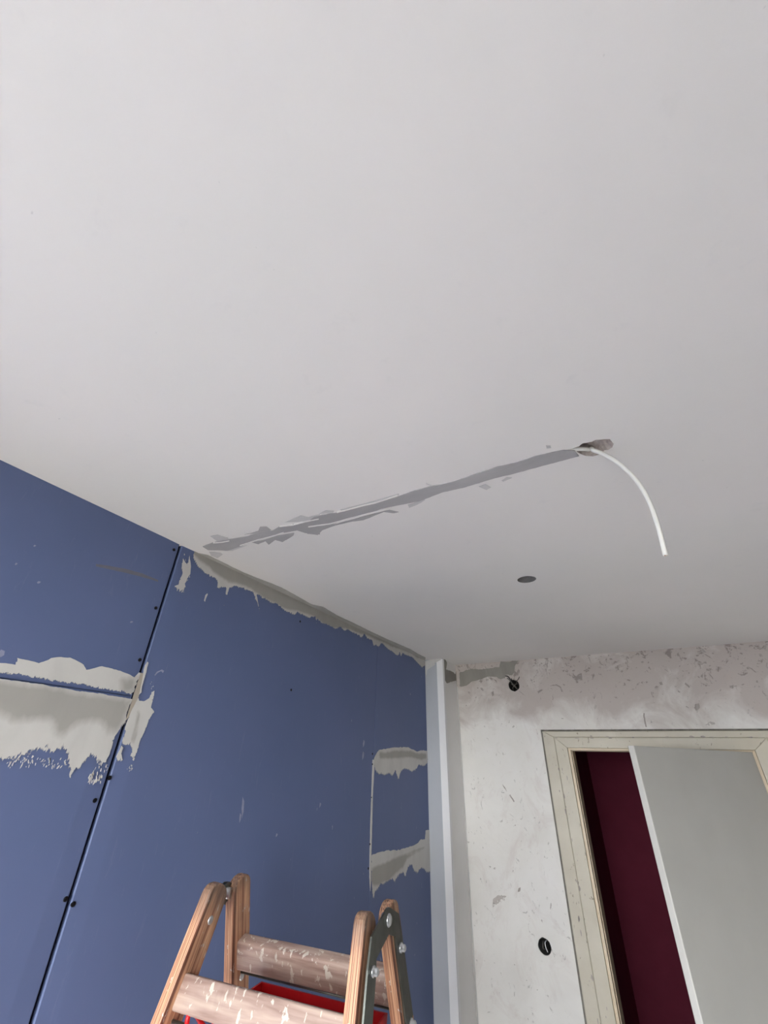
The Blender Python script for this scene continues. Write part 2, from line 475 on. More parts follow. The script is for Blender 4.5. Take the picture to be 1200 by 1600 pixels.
def patch(name, px, ax, val, out, mat, parent, thick=0.0012, lift=0.0, step=0.004, amp=0.0016, seed=1, aniso=(1, 1), flecks=None, clip=None, damp=None, soft=0.012, worn=0.0, grid=0.0):
    uv = [plane_uv(hit(p, ax, val), ax) for p in px]
    def cl(q): return (min(max(q[0], clip[0]), clip[1]), min(max(q[1], clip[2]), clip[3])) if clip else q
    r = [Vector(cl(p)) for p in roughen([cl(p) for p in uv], step, amp, seed, aniso)]
    dm = [Vector(plane_uv(hit(p, ax, val), ax)) for p in damp] if damp else None
    bm = bmesh.new()
    add_patch(bm, r, ax, val, out, thick, lift, dm, soft, worn, grid)
    rng = random.Random(seed)
    if flecks:                              # loose streaks scraped along the edge: (count, x0, y0, x1, y1, length)
        for cnt, x0, y0, x1, y1, ln in flecks:
            for _ in range(cnt):
                t = rng.random()
                c = plane_uv(hit((x0 + (x1 - x0) * t + rng.uniform(-3, 3), y0 + (y1 - y0) * t + rng.uniform(-6, 8)), ax, val), ax)
                L = ln * rng.uniform(0.3, 1); w = L * rng.uniform(0.12, 0.4); tilt = rng.uniform(-0.4, 0.4)
                pts = []
                for k in range(7):
                    a = 2 * math.pi * k / 7; rr = rng.uniform(0.5, 1.1)
                    x, y = w * rr * math.cos(a), L * rr * math.sin(a)
                    pts.append(Vector((c[0] + x + tilt * y, c[1] + y)))
                add_patch(bm, pts, ax, val, out, thick * 0.6, lift)
    return link(name, bm, mat, parent)

# ------------------------------------------------------------------ ceiling with chiselled hole and slot
def densify(lp, step):
    out = []
    for i in range(len(lp)):
        a, b = Vector(lp[i]), Vector(lp[(i + 1) % len(lp)])
        k = max(1, int((b - a).length / step))
        out += [a.lerp(b, j / k) for j in range(k)]
    return out
hole_px = zoomed([(40, 398), (200, 362), (290, 335), (365, 270), (530, 243), (620, 207), (760, 198), (870, 195), (945, 280), (925, 350), (860, 385), (770, 405), (720, 470), (560, 515), (400, 505), (300, 462), (240, 418)], 880, 670, 12)
hole_uv = [plane_uv(hit(p, 2, ZC), 2) for p in hole_px]
hole_uv = roughen(hole_uv, 0.004, 0.0012, 5)
s0 = hit((823, 905.5), 2, ZC)
slot_uv = [Vector((s0.x + 0.033 * math.cos(2 * math.pi * k / 28), s0.y + 0.033 * math.sin(2 * math.pi * k / 28))) for k in range(28)]
bm = bmesh.new()
cx0, cx1, cy0, cy1 = XL - 0.1, XR + 0.1, YB - 0.3, YR + 0.1
vs, fs = cdt([(cx0, cy0), (cx1, cy0), (cx1, cy1), (cx0, cy1)], [[tuple(p) for p in hole_uv], [tuple(p) for p in slot_uv]])
tv = [bm.verts.new((p.x, p.y, ZC)) for p in vs]
for f in fs: bm.faces.new([tv[i] for i in f])
for f in bm.faces:
    if f.normal.z > 0: f.normal_flip()
bu = [bm.verts.new(p) for p in ((cx0, cy0, ZC + 0.16), (cx1, cy0, ZC + 0.16), (cx1, cy1, ZC + 0.16), (cx0, cy1, ZC + 0.16))]
bm.faces.new(bu)
for i in range(4): bm.faces.new((tv[i], tv[(i + 1) % 4], bu[(i + 1) % 4], bu[i]))
ceiling = structure(link('ceiling', bm, M['ceiling'], recalc=False), 'painted white ceiling with a filled cable chase')

def recess(name, lp, depth, shrink, mat, parent, rough=0.0, seed=1):
    bm = bmesh.new(); n = len(lp)
    c = sum((Vector(p) for p in lp), Vector((0, 0))) / n
    dfun = depth if callable(depth) else (lambda q: depth)
    rings = []
    for t in (0, 0.35, 0.7, 1.0):
        ring = []
        for p in lp:
            q = c + (Vector(p) - c) * (1 - shrink * t)
            w = rough * noise.noise(Vector((q.x * 70, q.y * 70, seed + t * 3)))
            ring.append(bm.verts.new((q.x, q.y, ZC + dfun(q) * t + (w if t > 0 else 0))))
        rings.append(ring)
    for a, b in zip(rings, rings[1:]):
        for i in range(n):
            bm.faces.new((a[i], a[(i + 1) % n], b[(i + 1) % n], b[i]))
    ctr = bm.verts.new((c.x, c.y, ZC + dfun(c)))
    for i in range(n): bm.faces.new((rings[-1][i], rings[-1][(i + 1) % n], ctr))
    return link(name, bm, mat, parent)
hole_o = recess('chiselled_hole', hole_uv, lambda q: 0.016 + 0.028 * max(0, min(1, (0.052 - q.x) / 0.03)), 0.22, M['concrete'], ceiling, 0.005, 3)
hole_o['label'] = 'rough chiselled hole showing bare concrete'
slot_o = recess('drilled_hole', slot_uv, 0.03, 0.02, M['concrete_dark'], ceiling)
slot_o['label'] = 'round drilled hole in the ceiling'

# filled cable chase
ca, cb, cc = (300, 780, 6.0), (480, 740, 5.4545), (680, 680, 5.0)
up = zoomed([(100, 440), (200, 402), (400, 362), (520, 345), (640, 300), (760, 290), (820, 252), (960, 230), (1100, 200)], *ca)
up += zoomed([(60, 362), (250, 330), (420, 285), (560, 253), (740, 203), (900, 147), (1060, 102)], *cb)
up += zoomed([(60, 382), (180, 350), (340, 290), (480, 245), (640, 210), (780, 160), (920, 130), (1005, 112), (1090, 118)], *cc)
lo = zoomed([(1120, 160), (950, 205), (760, 255), (600, 300), (470, 330), (220, 405), (60, 440)], *cc)
lo += zoomed([(960, 228), (830, 255), (650, 290), (560, 322), (350, 378), (200, 432), (60, 447)], *cb)
lo += zoomed([(970, 290), (860, 310), (700, 360), (560, 400), (450, 440), (340, 478), (150, 472)], *ca)
ch = patch('chase_filler_strip', up + lo, 2, ZC, -1, M['filler_ceiling'], ceiling, 0.0022, 0.0, 0.004, 0.0010, 11)
ch['label'] = 'grey filler strip closing the cable chase'
smears = [
    (zoomed([(170, 345), (240, 330), (340, 358), (360, 392), (240, 396)], *ca), 1),
    (zoomed([(990, 292), (1080, 265), (1200, 245), (1200, 330), (1170, 325), (1060, 315)], *ca), 2),
    (zoomed([(560, 402), (680, 380), (800, 340), (960, 312), (950, 340), (850, 400), (780, 380), (720, 425), (690, 392), (620, 420)], *ca), 3),
    (zoomed([(330, 480), (430, 445), (520, 430), (460, 452), (380, 482)], *ca), 4),
    (zoomed([(160, 490), (270, 500), (290, 515), (240, 550), (180, 525)], *ca), 14),
    (zoomed([(870, 215), (1020, 150), (1090, 165), (1200, 140), (1200, 172), (1000, 210)], *ca), 5),
    (zoomed([(490, 330), (620, 295), (640, 255), (700, 255), (740, 285), (640, 310)], *ca), 15),
    (zoomed([(0, 458), (250, 427), (350, 400), (560, 342), (700, 307), (780, 325), (740, 335), (650, 325), (480, 395), (390, 405), (240, 440), (130, 480), (90, 520), (0, 510)], *cb), 6),
    (zoomed([(100, 340), (160, 312), (230, 315), (220, 335)], *cb), 7),
    (zoomed([(280, 306), (520, 243), (780, 168), (780, 180), (560, 250), (300, 318)], *cb), 8),
    (zoomed([(860, 265), (940, 240), (1000, 215), (1005, 222), (940, 262), (870, 288)], *cb), 9),
    (zoomed([(340, 400), (390, 380), (435, 405), (400, 425)], *cc), 10),
    (zoomed([(518, 350), (560, 326), (600, 330), (530, 360)], *cc), 11),
    (zoomed([(865, 78), (900, 80), (905, 96), (870, 100)], *cc), 12),
    (zoomed([(1010, 78), (1060, 96), (1064, 102), (1012, 86)], *cb), 13)]
for pxs, sd_ in smears:
    patch('filler_smear', pxs, 2, ZC, -1, M['filler_ceiling'] if sd_ in (2, 3, 6, 15) else M['filler_thin'], ceiling, 0.0008 + 0.00006 * sd_, 0, 0.003, 0.0004 if sd_ in (7, 10, 11, 12, 13) else 0.0009, sd_)

# trowel ridges left along the chase
def ridge(pts, w, seed):
    up_ = [(x, y - w / 2) for x, y in pts]; dn = [(x, y + w / 2) for x, y in pts][::-1]
    patch('trowel_ridge', up_ + dn, 2, ZC, -1, M['ceiling'], ceiling, 0.0034, 0, 0.004, 0.0005, seed)
ridge(zoomed([(10, 447), (200, 420), (350, 378), (560, 324), (720, 284)], *cb), 1.6, 101)
ridge(zoomed([(255, 325), (480, 266), (590, 240), (770, 182)], *cb), 1.4, 102)
ridge(zoomed([(450, 428), (620, 374), (740, 345), (860, 306)], *ca), 1.4, 103)
ridge(zoomed([(820, 250), (950, 236), (1060, 205), (1190, 178)], *ca), 1.2, 104)
ridge(zoomed([(200, 404), (290, 396), (350, 384)], *ca), 1.2, 105)
# filler along the wall joint, ceiling side
z6, z7, z8 = (260, 840, 6.6667), (420, 900, 7.5), (560, 970, 8.571)
edge_px = [(303, 861.5), (380, 898), (480, 944), (580, 991), (664, 1031)]
cs = zoomed([(330, 160), (430, 178), (600, 262), (800, 360), (950, 420), (1100, 478)], *z6) + zoomed([(150, 135), (300, 215), (500, 330), (640, 362), (800, 460), (1000, 553)], *z7) + zoomed([(160, 140), (400, 250), (700, 380), (800, 442), (900, 490)], *z8)
uvc = [plane_uv(hit(p, 2, ZC), 2) for p in cs]
uvc = [(XL, uvc[0][1])] + uvc + [(XL, YC)]
bm = bmesh.new()
rr = roughen(uvc, 0.005, 0.0012, 21)
rr = [Vector((max(p.x, XL), min(p.y, YC))) for p in rr]
add_patch(bm, rr, 2, ZC, -1, 0.0018)
o = link('joint_filler_band', bm, M['filler_grey'], ceiling); o['label'] = 'grey filler band where ceiling meets the blue wall'

# ------------------------------------------------------------------ left wall of blue plasterboards
T = 0.0125
wall_left = structure(box_obj('wall_left', (XL - 0.12, YB - 0.3, 0), (XL - T - 0.001, YC + 0.3, ZC), M['cavity']), 'stud wall lined with blue plasterboard')
def board(y0, y1, z0, z1, t0=True, t1=True):
    """plasterboard sheet with tapered, slightly rounded long edges"""
    g, h = 0.0022, 0.0007
    ya, yb, za, zb = y0 + (0.0040 if t0 else 0.0012), y1 - (0.0040 if t1 else 0.0012), z0 + (h if z0 > 0 else 0), z1 - (h if z1 < ZC else 0)
    tp = 0.045
    prof = []
    prof += [(ya, -0.004), (ya + 0.0025, -0.0016), (ya + tp, 0)] if t0 else [(ya, -0.001), (ya + 0.001, 0)]
    prof += [(yb - tp, 0), (yb - 0.0025, -0.0016), (yb, -0.004)] if t1 else [(yb - 0.001, 0), (yb, -0.001)]
    bm = bmesh.new()
    zr = [za, za + 0.007, zb - 0.007, zb]
    grid = []
    for i, z in enumerate(zr):
        dd = -0.0045 if ((i == 0 and z0 > 0) or (i == 3 and z1 < ZC)) else 0
        grid.append([bm.verts.new((XL + d + (dd if d > -0.002 else 0), y, z)) for y, d in prof])
    for a, b in zip(grid, grid[1:]):
        for k in range(len(prof) - 1): bm.faces.new((a[k], a[k + 1], b[k + 1], b[k]))
    back = [bm.verts.new((XL - T, y, z)) for y, z in ((ya, za), (yb, za), (yb, zb), (ya, zb))]
    bm.faces.new(back[::-1])
    n = len(prof)
    bm.faces.new([back[0], back[1]] + grid[0][::-1]); bm.faces.new([back[3], back[2]] + grid[3][::-1])
    bm.faces.new([back[0], back[3]] + [grid[i][0] for i in (3, 2, 1, 0)])
    bm.faces.new([back[1], back[2]] + [grid[i][n - 1] for i in (3, 2, 1, 0)])
    return link('plasterboard_sheet', bm, M['board'], wall_left)
ZJ, ZJ2, ZJ3 = 2.0495, 1.927, 1.526
board(YB, SEAM1 - 1.25, 0, ZC)
board(SEAM1 - 1.25, SEAM1, ZJ, ZC, False, True)
board(SEAM1 - 1.25, SEAM1, 0, ZJ, False, True)
board(SEAM1, SEAM2, 0, ZC, True, False)
board(SEAM2, YC, ZJ2, ZC, False, False)
board(SEAM2, YC, ZJ3, ZJ2, False, False)
board(SEAM2, YC, 0, ZJ3, False, False)

LX = (0, XL, 1)
za, zb, zc4, zd = (0, 1010, 10.0), (0, 1110, 8.0), (110, 1020, 7.62), None
# --- wide band of filler over the horizontal joint of the window-side boards
upper = [(-420, 974), (-260, 1004), (-140, 1010), (-70, 1026), (-30, 1034)] + zoomed([(0, 265), (80, 265), (240, 290), (250, 182), (400, 205), (600, 265), (720, 225), (800, 180), (950, 168), (1090, 180)], *za) + \
    zoomed([(100, 110), (150, 140), (190, 205), (260, 190), (370, 160), (540, 200), (680, 250), (760, 290), (815, 232), (835, 250), (738, 500)], *zc4) + zoomed([(1200, 598), (750, 540), (300, 450), (0, 438)], *za) + [(-420, 997)]
patch('joint_filler', upper, *LX, M['filler'], wall_left, 0.0016, 0, 0.005, 0.0012, 31, damp=[(190, 1062), (214, 1058), (208, 1084), (190, 1082)], soft=0.02, worn=0.006, grid=0.012)['label'] = 'white filler smeared above the board joint'
lower = [(-420, 1005)] + zoomed([(0, 505), (600, 590), (1190, 690)], *za) + zoomed([(300, 478), (500, 513), (735, 552), (700, 640), (660, 740), (650, 850), (600, 910), (520, 1010), (490, 1120), (450, 1250), (400, 1370), (340, 1340), (270, 1290), (200, 1270), (60, 1440), (20, 1480)], *zc4) + \
    zoomed([(880, 840), (850, 790), (830, 650), (800, 530), (700, 520), (600, 545), (560, 520), (400, 540), (320, 570), (250, 590), (205, 690), (160, 610), (60, 640), (0, 640)], *zb) + [(-70, 1180), (-160, 1196), (-250, 1172), (-330, 1190), (-420, 1160)]
greyz = [(-420, 1012)] + zoomed([(0, 525), (600, 612), (1190, 712)], *za) + zoomed([(300, 495), (500, 530), (728, 570), (692, 640), (650, 750), (640, 830), (560, 930), (500, 968), (440, 900), (400, 830), (380, 830)], *zc4) + \
    zoomed([(1100, 138), (1000, 142), (900, 215), (780, 312), (690, 292), (680, 150), (600, 120), (150, 122), (100, 62), (0, 40)], *zb) + [(-70, 1107), (-420, 1070)]
patch('joint_filler', lower, *LX, M['filler'], wall_left, 0.0016, 0, 0.004, 0.0016, 32, (0.6, 1.0),
      [(26, 10, 1196, 104, 1190, 0.006), (22, 10, 1190, 60, 1186, 0.004), (16, 60, 1184, 104, 1204, 0.004), (26, 138, 1214, 158, 1214, 0.008), (14, 150, 1195, 168, 1200, 0.004)], damp=greyz, soft=0.022, worn=0.035, grid=0.010)['label'] = 'white filler with a ragged scraped lower edge'
# --- filler pressed into the vertical joint and the smear beside it
patch('seam_filler', zoomed([(832, 235), (872, 245), (862, 330), (810, 520), (735, 690), (690, 770), (655, 810), (690, 690), (720, 610), (745, 520), (790, 380)], *zc4), *LX, M['filler_beige'], wall_left, 0.0010, 0, 0.004, 0.0009, 34)
patch('seam_filler', zoomed([(815, 575), (880, 575), (940, 540), (960, 470), (1000, 455), (978, 560), (955, 650), (1000, 705), (940, 780), (920, 850), (850, 1010), (800, 1150), (750, 1290), (705, 1250), (735, 1160), (700, 1112), (640, 1110), (600, 1200), (620, 1285), (545, 1305), (528, 1265), (600, 1130), (660, 855), (720, 700), (800, 540)], *zc4), *LX, M['filler'], wall_left, 0.0012, 0, 0.004, 0.0014, 35, (1, 1), worn=0.02, grid=0.008, damp=zoomed([(800, 680), (830, 720), (780, 1000), (740, 1080), (720, 1050), (770, 850)], *zc4), soft=0.008, flecks=
      [(10, 200, 1195, 208, 1200, 0.004), (6, 236, 1070, 241, 1074, 0.003)])
patch('seam_filler', zoomed([(885, 150), (912, 105), (925, 115), (900, 230), (850, 400), (845, 470), (815, 500), (850, 330)], *zc4), *LX, M['filler_white'], wall_left, 0.0012, 0, 0.003, 0.0008, 36)
patch('seam_filler', zoomed([(1000, 265), (1030, 225), (1090, 198), (1115, 215), (1100, 240), (1080, 218), (1040, 238), (1008, 272)], *zc4), *LX, M['scuff'], wall_left, 0.0004, 0, 0.003, 0.0004, 37)
# --- smear below the ceiling next to the joint
patch('seam_filler', zoomed([(175, 215), (195, 260), (215, 280), (240, 190), (255, 300), (245, 390), (210, 450), (190, 480), (200, 520), (165, 605), (140, 570), (75, 545), (80, 505), (125, 490), (135, 430), (160, 400), (150, 300)], *z6), *LX, M['filler'], wall_left, 0.001, 0, 0.003, 0.0012, 38, (1, 1), worn=0.03, grid=0.008, flecks=[(8, 288, 868, 296, 905, 0.006)])
patch('filler_stroke', zoomed([(390, 655), (405, 600), (425, 580), (430, 592), (408, 640), (402, 668)], *z6), *LX, M['filler_white'], wall_left, 0.0006, 0, 0.003, 0.0006, 39)
# --- band along the ceiling
low = zoomed([(270, 215), (310, 290), (400, 380), (500, 430), (530, 465), (522, 548), (560, 525), (618, 530), (598, 712), (632, 600), (652, 530), (720, 512), (830, 552), (900, 570), (925, 650), (970, 770), (945, 640), (935, 590), (1000, 632), (1100, 690)], *z6) + \
    zoomed([(80, 330), (180, 410), (300, 472), (325, 430), (470, 500), (500, 480), (545, 492), (555, 560), (562, 505), (620, 560), (700, 580), (780, 632), (830, 600), (880, 652), (920, 635), (980, 670)], *z7) + \
    zoomed([(0, 200), (40, 235), (80, 180), (110, 240), (180, 268), (195, 330), (212, 346), (235, 320), (255, 352), (280, 345), (290, 315), (320, 315), (400, 392), (440, 410), (510, 470), (540, 465), (550, 420), (565, 488), (590, 440), (640, 470), (720, 495), (790, 570), (850, 632), (885, 605)], *z8)
lowg = zoomed([(255, 150), (340, 232), (430, 300), (500, 372), (590, 425), (640, 470), (720, 475), (830, 505), (900, 548), (1000, 618), (1100, 676)], *z6) + zoomed([(80, 318), (180, 385), (320, 405), (430, 440), (520, 470), (620, 545), (760, 605), (900, 615), (980, 640)], *z7) + zoomed([(20, 175), (110, 190), (240, 255), (340, 290), (440, 345), (560, 380), (700, 430), (780, 490), (870, 520)], *z8)
uv = [plane_uv(hit(p, 0, XL), 0) for p in low]
uv = [(uv[0][0], ZC)] + uv + [(YC, uv[-1][1]), (YC, ZC)]
r = [Vector((min(p.x, YC), min(p.y, ZC))) for p in roughen(uv, 0.004, 0.0013, 41, (0.6, 1.0))]
ug = [Vector(plane_uv(hit(p, 0, XL), 0)) for p in lowg]
ug = [Vector((ug[0].x, ZC + 0.05))] + ug + [Vector((YC + 0.05, ug[-1].y)), Vector((YC + 0.05, ZC + 0.05))]
bm = bmesh.new(); add_patch(bm, r, 0, XL, 1, 0.0014, 0, ug, 0.012, 0.018, 0.010)
link('joint_filler_band', bm, M['filler'], wall_left)['label'] = 'grey filler with a ragged white edge below the ceiling joint'
# --- short joints of the narrow boards by the boxing
zs = (560, 1150, 8.571)
patch('joint_filler', zoomed([(205, 310), (245, 225), (280, 185), (480, 155), (660, 150), (740, 185), (780, 210), (860, 190), (920, 200), (930, 360), (900, 400), (870, 412), (800, 400), (770, 460), (715, 492), (660, 455), (600, 450), (560, 500), (530, 610), (510, 520), (490, 470), (455, 550), (420, 510), (360, 530), (260, 515), (225, 460), (205, 400)], *zs), *LX, M['filler'], wall_left, 0.0014, 0, 0.006, 0.0028, 43, (0.6, 1), clip=(0, YC, 0, ZC), damp=zoomed([(272, 215), (350, 225), (480, 195), (700, 200), (780, 230), (905, 235), (905, 300), (840, 320), (700, 282), (520, 295), (380, 300), (285, 300)], *zs), soft=0.012, worn=0.022, grid=0.012)
zt = (560, 1290, 9.23)
patch('joint_filler', zoomed([(180, 430), (300, 385), (400, 360), (560, 355), (700, 320), (850, 260), (900, 200), (960, 200), (970, 65), (1020, 60), (1035, 680), (965, 680), (950, 630), (900, 620), (840, 700), (800, 660), (770, 580), (730, 590), (695, 650), (690, 740), (660, 740), (640, 680), (600, 710), (540, 770), (530, 830), (480, 780), (400, 830), (360, 870), (330, 840), (280, 920), (240, 960), (220, 1050), (200, 1030), (190, 870), (180, 800)], *zt), *LX, M['filler'], wall_left, 0.0014, 0, 0.006, 0.0028, 45, (0.6, 1), clip=(0, YC, 0, ZC), damp=zoomed([(185, 610), (400, 530), (530, 460), (680, 410), (870, 330), (950, 320), (780, 420), (700, 470), (640, 600), (540, 680), (430, 790), (330, 830), (240, 870), (185, 830)], *zt), soft=0.012, worn=0.022, grid=0.012)
patch('seam_filler', [(582, 1187), (585.5, 1187), (582.5, 1240), (581, 1300), (580, 1340), (579.5, 1372), (578.5, 1392), (577, 1370), (577.6, 1330), (578.4, 1290), (580.5, 1230)], *LX, M['filler_white'], wall_left, 0.0012, 0, 0.008, 0.0012, 47)
# --- stray marks
patch('pencil_stroke', [(150, 881), (170, 884), (195, 888.5), (222, 896), (247, 906), (247, 909), (220, 901), (192, 894), (168, 889), (150, 885)], *LX, M['stain'], wall_left, 0.0002, 0, 0.006, 0.0004, 51)
for sd_, (x, y, l, w) in enumerate([(379, 1262, 17, 3), (375, 1278, 8, 2), (60, 910, 2, 5), (205, 972, 1.5, 4), (25, 881, 2, 3), (568, 1162, 6, 2), (567, 1181, 7, 2), (500, 1258, 4, 1.5), (54, 853, 1.5, 3), (432, 1305, 3, 2), (2, 1021, 6, 9)]):
    patch('filler_fleck', [(x - w / 2, y), (x, y - l), (x + w / 2 + 1, y - l * 0.6), (x + w / 2, y + l * 0.4), (x - 1, y + l)], *LX, M['scuff'], wall_left, 0.0003, 0, 0.004, 0.0006, 60 + sd_)
# --- screws
bm = bmesh.new()
lathe(bm, [(0.0005, 0.0012), (0.0028, 0.0011), (0.0048, 0.0003), (0.005, -0.003)], 10)
scr_me = link('screw', bm, M['screw'])
scr_data = scr_me.data; bpy.data.objects.remove(scr_me)
for px in [(272, 859), (243.7, 950), (218.7, 1031), (171.5, 1215.5), (148.5, 1250.7), (103, 1405), (114.7, 1413), (582, 1178), (582, 1194), (580.5, 1246), (578, 1319), (575.5, 1357), (469, 971), (455, 1078)]:
    p = hit(px, 0, XL)
    o = bpy.data.objects.new('screw', scr_data); COL.objects.link(o); o.parent = wall_left
    o.location = (XL + 0.0002, p.y, p.z); o.rotation_euler = (0, math.radians(90), 0)

# ------------------------------------------------------------------ wall with the door
DX0, DX1, DZ = -0.389, 0.42, 1.9926      # clear opening
BX = []
for (px, r) in (((803, 1071), 0.0345), ((851, 1479), 0.0315)):
    BX.append((hit(px, 1, YR), r))
wall_out = [(XL - 0.1, 0), (DX0 - 0.03, 0), (DX0 - 0.03, DZ + 0.03), (DX1 + 0.03, DZ + 0.03), (DX1 + 0.03, 0), (XR + 0.1, 0), (XR + 0.1, ZC), (XL - 0.1, ZC)]
holes = []
for k, (c, r) in enumerate(BX):
    lp = [(c.x + math.cos(a) * (r + 0.003 * noise.noise(Vector((a * 2, k * 5, 1)))), c.z + math.sin(a) * (r + 0.003 * noise.noise(Vector((a * 2, k * 5, 7))))) for a in [2 * math.pi * i / 28 for i in range(28)]]
    holes.append(lp)
WT = 0.12
bm = bmesh.new()
vs, fs = cdt(wall_out, holes)
fv = [bm.verts.new((p.x, YR, p.y)) for p in vs]
for f in fs: bm.faces.new([fv[i] for i in f])
bmesh.ops.recalc_face_normals(bm, faces=bm.faces)
for f in bm.faces:
    if f.normal.y > 0: f.normal_flip()
bv = [bm.verts.new((p[0], YR + WT, p[1])) for p in wall_out]
n = len(wall_out)
for i in range(n): bm.faces.new((fv[i], fv[(i + 1) % n], bv[(i + 1) % n], bv[i]))
bm.faces.new(bv)
k0 = n
for lp in holes:
    m_ = len(lp)
    iv = [bm.verts.new((p[0], YR + 0.045, p[1])) for p in lp]
    for i in range(m_): bm.faces.new((fv[k0 + i], iv[i], iv[(i + 1) % m_], fv[k0 + (i + 1) % m_]))
    bm.faces.new(iv); k0 += m_
wall_far = structure(link('wall_rear', bm, M['old'], recalc=False), 'old stained white plaster wall with the doorway')

zw = (690, 1010, 7.5)
patch('mortar_patch', zoomed([(212, 305), (340, 265), (480, 270), (560, 255), (680, 240), (690, 175), (800, 185), (830, 165), (900, 170), (860, 230), (850, 300), (830, 340), (750, 330), (740, 370), (690, 390), (640, 355), (540, 355), (450, 390), (360, 410), (290, 460), (212, 470)], *zw), 1, YR, -1, M['mortar'], wall_far, 0.002, 0, 0.008, 0.004, 71, clip=(XC, 5, 0, ZC))['label'] = 'dark grey mortar patch by the upper junction box'
# traced scars and chips
scars = [[(768, 1082), (771, 1080), (772, 1086), (769, 1088)], [(1086, 1100), (1092, 1099), (1094, 1106), (1088, 1111), (1084, 1106)], [(1030, 1066), (1034, 1065), (1036, 1070), (1031, 1070)],
         [(906, 1058), (910, 1057), (910, 1063), (906, 1063)], [(770, 1405), (778, 1399), (792, 1400), (790, 1407), (778, 1414), (770, 1420)], [(758, 1350), (775, 1356), (778, 1359), (765, 1358)],
         [(810, 1388), (813, 1386), (813, 1393), (809, 1394)], [(1005, 1115), (1007, 1114), (1008.5, 1126), (1011, 1136), (1009, 1136), (1006, 1127)], [(1100, 1134), (1110, 1127), (1120, 1130), (1110, 1134)],
         [(860, 1411), (867, 1395), (868, 1388), (865, 1400), (860, 1428)], [(785, 1225), (789, 1230), (792, 1237), (788, 1232)], [(797, 1241), (804, 1252), (803, 1254), (796, 1243)],
         [(1071, 1066), (1078, 1073), (1077, 1075), (1070, 1069)], [(1143, 1072), (1146, 1070), (1146, 1075), (1143, 1076)], [(840, 1080), (846, 1077), (847, 1079), (841, 1084)]]
for i, s_ in enumerate(scars):
    patch('plaster_scar', s_, 1, YR, -1, M['scar_soft'] if i in (4, 5, 8, 9) else M['scar'], wall_far, 0.0008, 0, 0.004, 0.0022, 80 + i, worn=0.06 if i in (4, 5, 8, 9) else 0, grid=0.006 if i in (4, 5, 8, 9) else 0)
# many small chips near the top of the wall, too small to pick apart
rng = random.Random(8)
bm = bmesh.new()
for i in range(260):
    x = rng.uniform(XC + 0.02, 1.3)
    top = rng.random() < 0.72
    z = ZC - abs(rng.gauss(0.0, 0.09)) - 0.006 if top else rng.uniform(0.9, 2.45)
    if DX0 - 0.17 < x < DX1 + 0.17 and z < DZ + 0.14: continue
    L = rng.uniform(0.002, 0.009) * (1.0 if top else 0.6); a0 = rng.uniform(-1.0, 1.0); w = L * rng.uniform(0.2, 0.8)
    pts = []
    for k in range(7):
        a = 2 * math.pi * k / 7; q = rng.uniform(0.5, 1.2)
        u, v = L * q * math.cos(a), w * q * math.sin(a)
        pts.append(Vector((x + u * math.cos(a0) - v * math.sin(a0), min(z + u * math.sin(a0) + v * math.cos(a0), ZC - 0.001))))
    add_patch(bm, pts, 1, YR, -1, 0.0007)
o = link('plaster_chips', bm, M['scar'], wall_far); o['kind'] = 'stuff'

# ------------------------------------------------------------------ pipe boxing in the corner
BW = 0.012
wall_box = structure(box_obj('wall_corner_boxing', (XL - 0.005, YC + BW + 0.001, 0), (XC - BW - 0.001, YR + 0.0, ZC), M['cavity']), 'grey boxed-in pipe column in the corner')
box_obj('boxing_panel', (XL - 0.012, YC, 0), (XC - 0.0005, YC + BW, ZC), M['boxing'], wall_box, 0.0008)
box_obj('boxing_panel', (XC - BW, YC + BW + 0.0005, 0), (XC, YR, ZC), M['boxing2'], wall_box, 0.0008)
bm = bmesh.new()
sw = 0.042
box(bm, (XC - sw, YC - 0.0022, 0), (XC + 0.0022, YC, ZC - 0.004), 0.0008)
box(bm, (XC, YC - 0.0022, 0), (XC + 0.0022, YC + 0.022, ZC - 0.004), 0.0008)
o = link('corner_bead', bm, M['bead'], wall_box); o['label'] = 'bright white plastic corner bead'
patch('mortar_patch', zoomed([(890, 545), (960, 495), (1000, 500), (1015, 560), (1030, 590), (960, 630), (920, 665), (912, 735), (898, 700), (895, 620)], *z8), 1, YC, -1, M['filler_white'], wall_box, 0.001, 0, 0.005, 0.002, 91, clip=(XL, XC - sw, 0, ZC))
patch('mortar_patch', zoomed([(960, 475), (1110, 470), (1110, 520), (1040, 560), (1010, 570), (985, 520)], *z8), 1, YC, -1, M['filler_white'], wall_box, 0.003, 0, 0.005, 0.001, 92, clip=(XL, XC, 0, ZC))
patch('mortar_patch', zoomed([(0, 110), (40, 120), (60, 190), (50, 270), (130, 300), (160, 330), (205, 310), (212, 465), (170, 400), (110, 415), (60, 432), (30, 390), (0, 380)], *zw), 0, XC, 1, M['mortar'], wall_box, 0.002, 0, 0.006, 0.003, 93, clip=(YC + 0.024, YR, 0, ZC))
# thin caulk line where boxing meets the wall
bm = bmesh.new()
prev = []
for k in range(41):
    z = 0.4 + k * (2.36 - 0.4) / 40
    prev.append((XC + 0.003, YR - 0.003, z))
tube(bm, prev, [0.004 + 0.0015 * noise.noise(Vector((0, 0, k * 0.9))) for k in range(41)], 6)
link('caulk_line', bm, M['filler_white'], wall_box)

